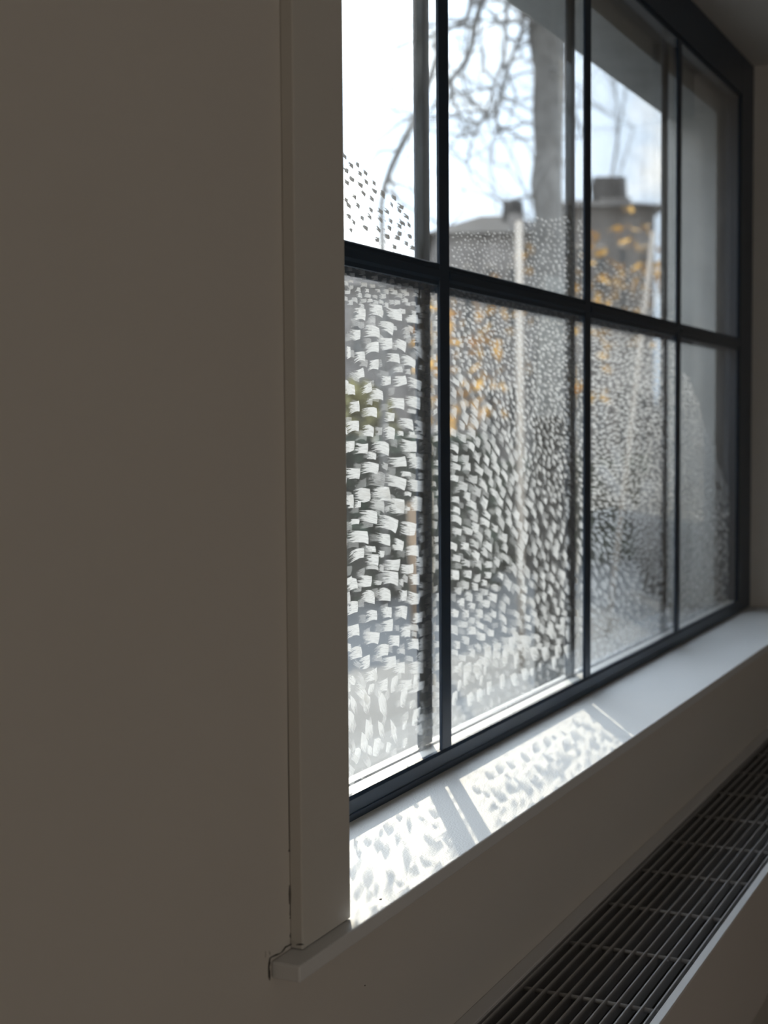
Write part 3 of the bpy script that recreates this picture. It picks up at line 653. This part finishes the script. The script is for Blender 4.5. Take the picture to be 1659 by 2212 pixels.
# low garden wall standing close outside, with a raked top
def raked_wall():
    rl, rr_ = 2.70, 2.885
    pts = [(rl*.79, .79), (rr_*.79, .79), (rr_*1.46, 1.46), (rl*1.46+.09, 1.46)]
    mb = MB(); mb.v = [W(x, y, GROUND) for x, y in pts] + [W(x, y, z) for (x, y), z in zip(pts, (.02, .02, .46, .46))]
    mb.f = [(3,2,1,0), (4,5,6,7), (0,1,5,4), (1,2,6,5), (2,3,7,6), (3,0,4,7)]
    tag(mb.build('garden_wall', M_pier, bevel=.004), 'low grey wall with a raked top running out close behind the second pane', 'wall')
raked_wall()
# posts
def post(px0, py0, px1, py1, d, r, m, name, label, cat):
    a = ray(px0, py0)*d; b = ray(px1, py1)*d
    k = (GROUND-a.z)/(b.z-a.z); g = a + (b-a)*k
    mb = MB().tube([tuple(g), tuple(a)], [r, r], 12); tag(mb.build(name, m, smooth=True), label, cat)
post(1121, 478, 1123, 830, 6.5, .016, M_cream, 'post', 'straight cream post standing beyond the second pane', 'post')
post(1411, 500, 1394, 650, 7.5, .012, M_cream, 'pole', 'leaning cream pole beyond the third pane', 'post')
post(890, 1085, 896, 1240, 7.5, .028, M_wood, 'fence_post', 'brown wooden fence post beside the dark hedge', 'post')
# houses
def house(px0, px1, d, py_eave, py_ridge, depth, label, chim=(), ridge=(.3, .7), wins=5):
    a, b = at(px0, d, GROUND), at(px1, d, GROUND); t = (b-a).normalized(); nn = Vector((-t.y, t.x, 0))
    if nn.dot(CF) < 0: nn = -nn
    L = (b-a).length; mid = (px0+px1)/2
    ze = (ray(mid, py_eave)*d).z; zr = (ray(mid, py_ridge)*(d+depth/2)).z
    root = empty('house', W(a.x, a.y, GROUND)); tag(root, label, 'house'); bpy.context.view_layer.update()
    def q(u, v, z): p = a + t*u + nn*v; return (p.x, p.y, z)
    def put(mb, nm, m, par=root):
        o = mb.build(nm, m); o.parent = par; o.matrix_parent_inverse = par.matrix_world.inverted(); return o
    def blk(u0, u1, v0, v1, z0, z1):
        mb = MB(); P = [q(u0,v0,0), q(u1,v0,0), q(u1,v1,0), q(u0,v1,0)]; return mb.prism([(p[0], p[1]) for p in P], z0, z1)
    put(blk(0, L, 0, depth, GROUND, ze), 'walls', M_stone)
    mb = MB(); r0, r1 = L*ridge[0], L*ridge[1]; o_ = .15
    V = [q(-o_, -o_, ze), q(L+o_, -o_, ze), q(L+o_, depth+o_, ze), q(-o_, depth+o_, ze), q(r0, depth/2, zr), q(r1, depth/2, zr)]
    mb.v = [W(*p) for p in V]; mb.f = [(0,1,5,4), (1,2,5), (2,3,4,5), (3,0,4), (3,2,1,0)]
    put(mb, 'roof', M_slate)
    rr = R_(int(px0))
    for (c0, c1, pyt) in chim:
        u0 = ((c0-px0)/(px1-px0))*L; u1 = ((c1-px0)/(px1-px0))*L; zt = (ray(mid, pyt)*d).z
        ch = put(blk(u0, u1, depth*.2, depth*.45, ze-.1, zt), 'chimney', M_stone)
        k = 3
        for i in range(k):
            uu = u0 + (u1-u0)*(i+.5)/k; p = q(uu, depth*.32, zt)
            put(MB().tube([p, (p[0], p[1], zt+.35)], [.12, .10], 8), 'chimney_pot', M_slate, ch)
    H = ze-GROUND; rows = 2
    for r in range(rows):
        for i in range(wins):
            u = L*(i+.5)/wins; z = GROUND + H*(.18+.45*r); w = L/wins*.22
            wd = put(blk(u-w, u+w, -.03, .05, z, z+H*.25), 'window', M_cream)
            put(blk(u-w*.85, u+w*.85, -.04, -.031, z+.03, z+H*.25-.03), 'pane', M_wglass, wd)
house(560, 925, 31, 620, 575, 6, 'low brown stone house beyond the nearest pane', ((640, 700, 560),), (.2, .8), 6)
house(940, 1180, 23, 508, 470, 7, 'grey stone house with a hipped roof beyond the second pane', ((1120, 1152, 438),), (.55, .9), 5)
house(1228, 1412, 17, 452, 436, 5, 'tall grey stone house with a broad chimney stack beyond the third pane', ((1330, 1392, 402),), (.3, .75), 4)
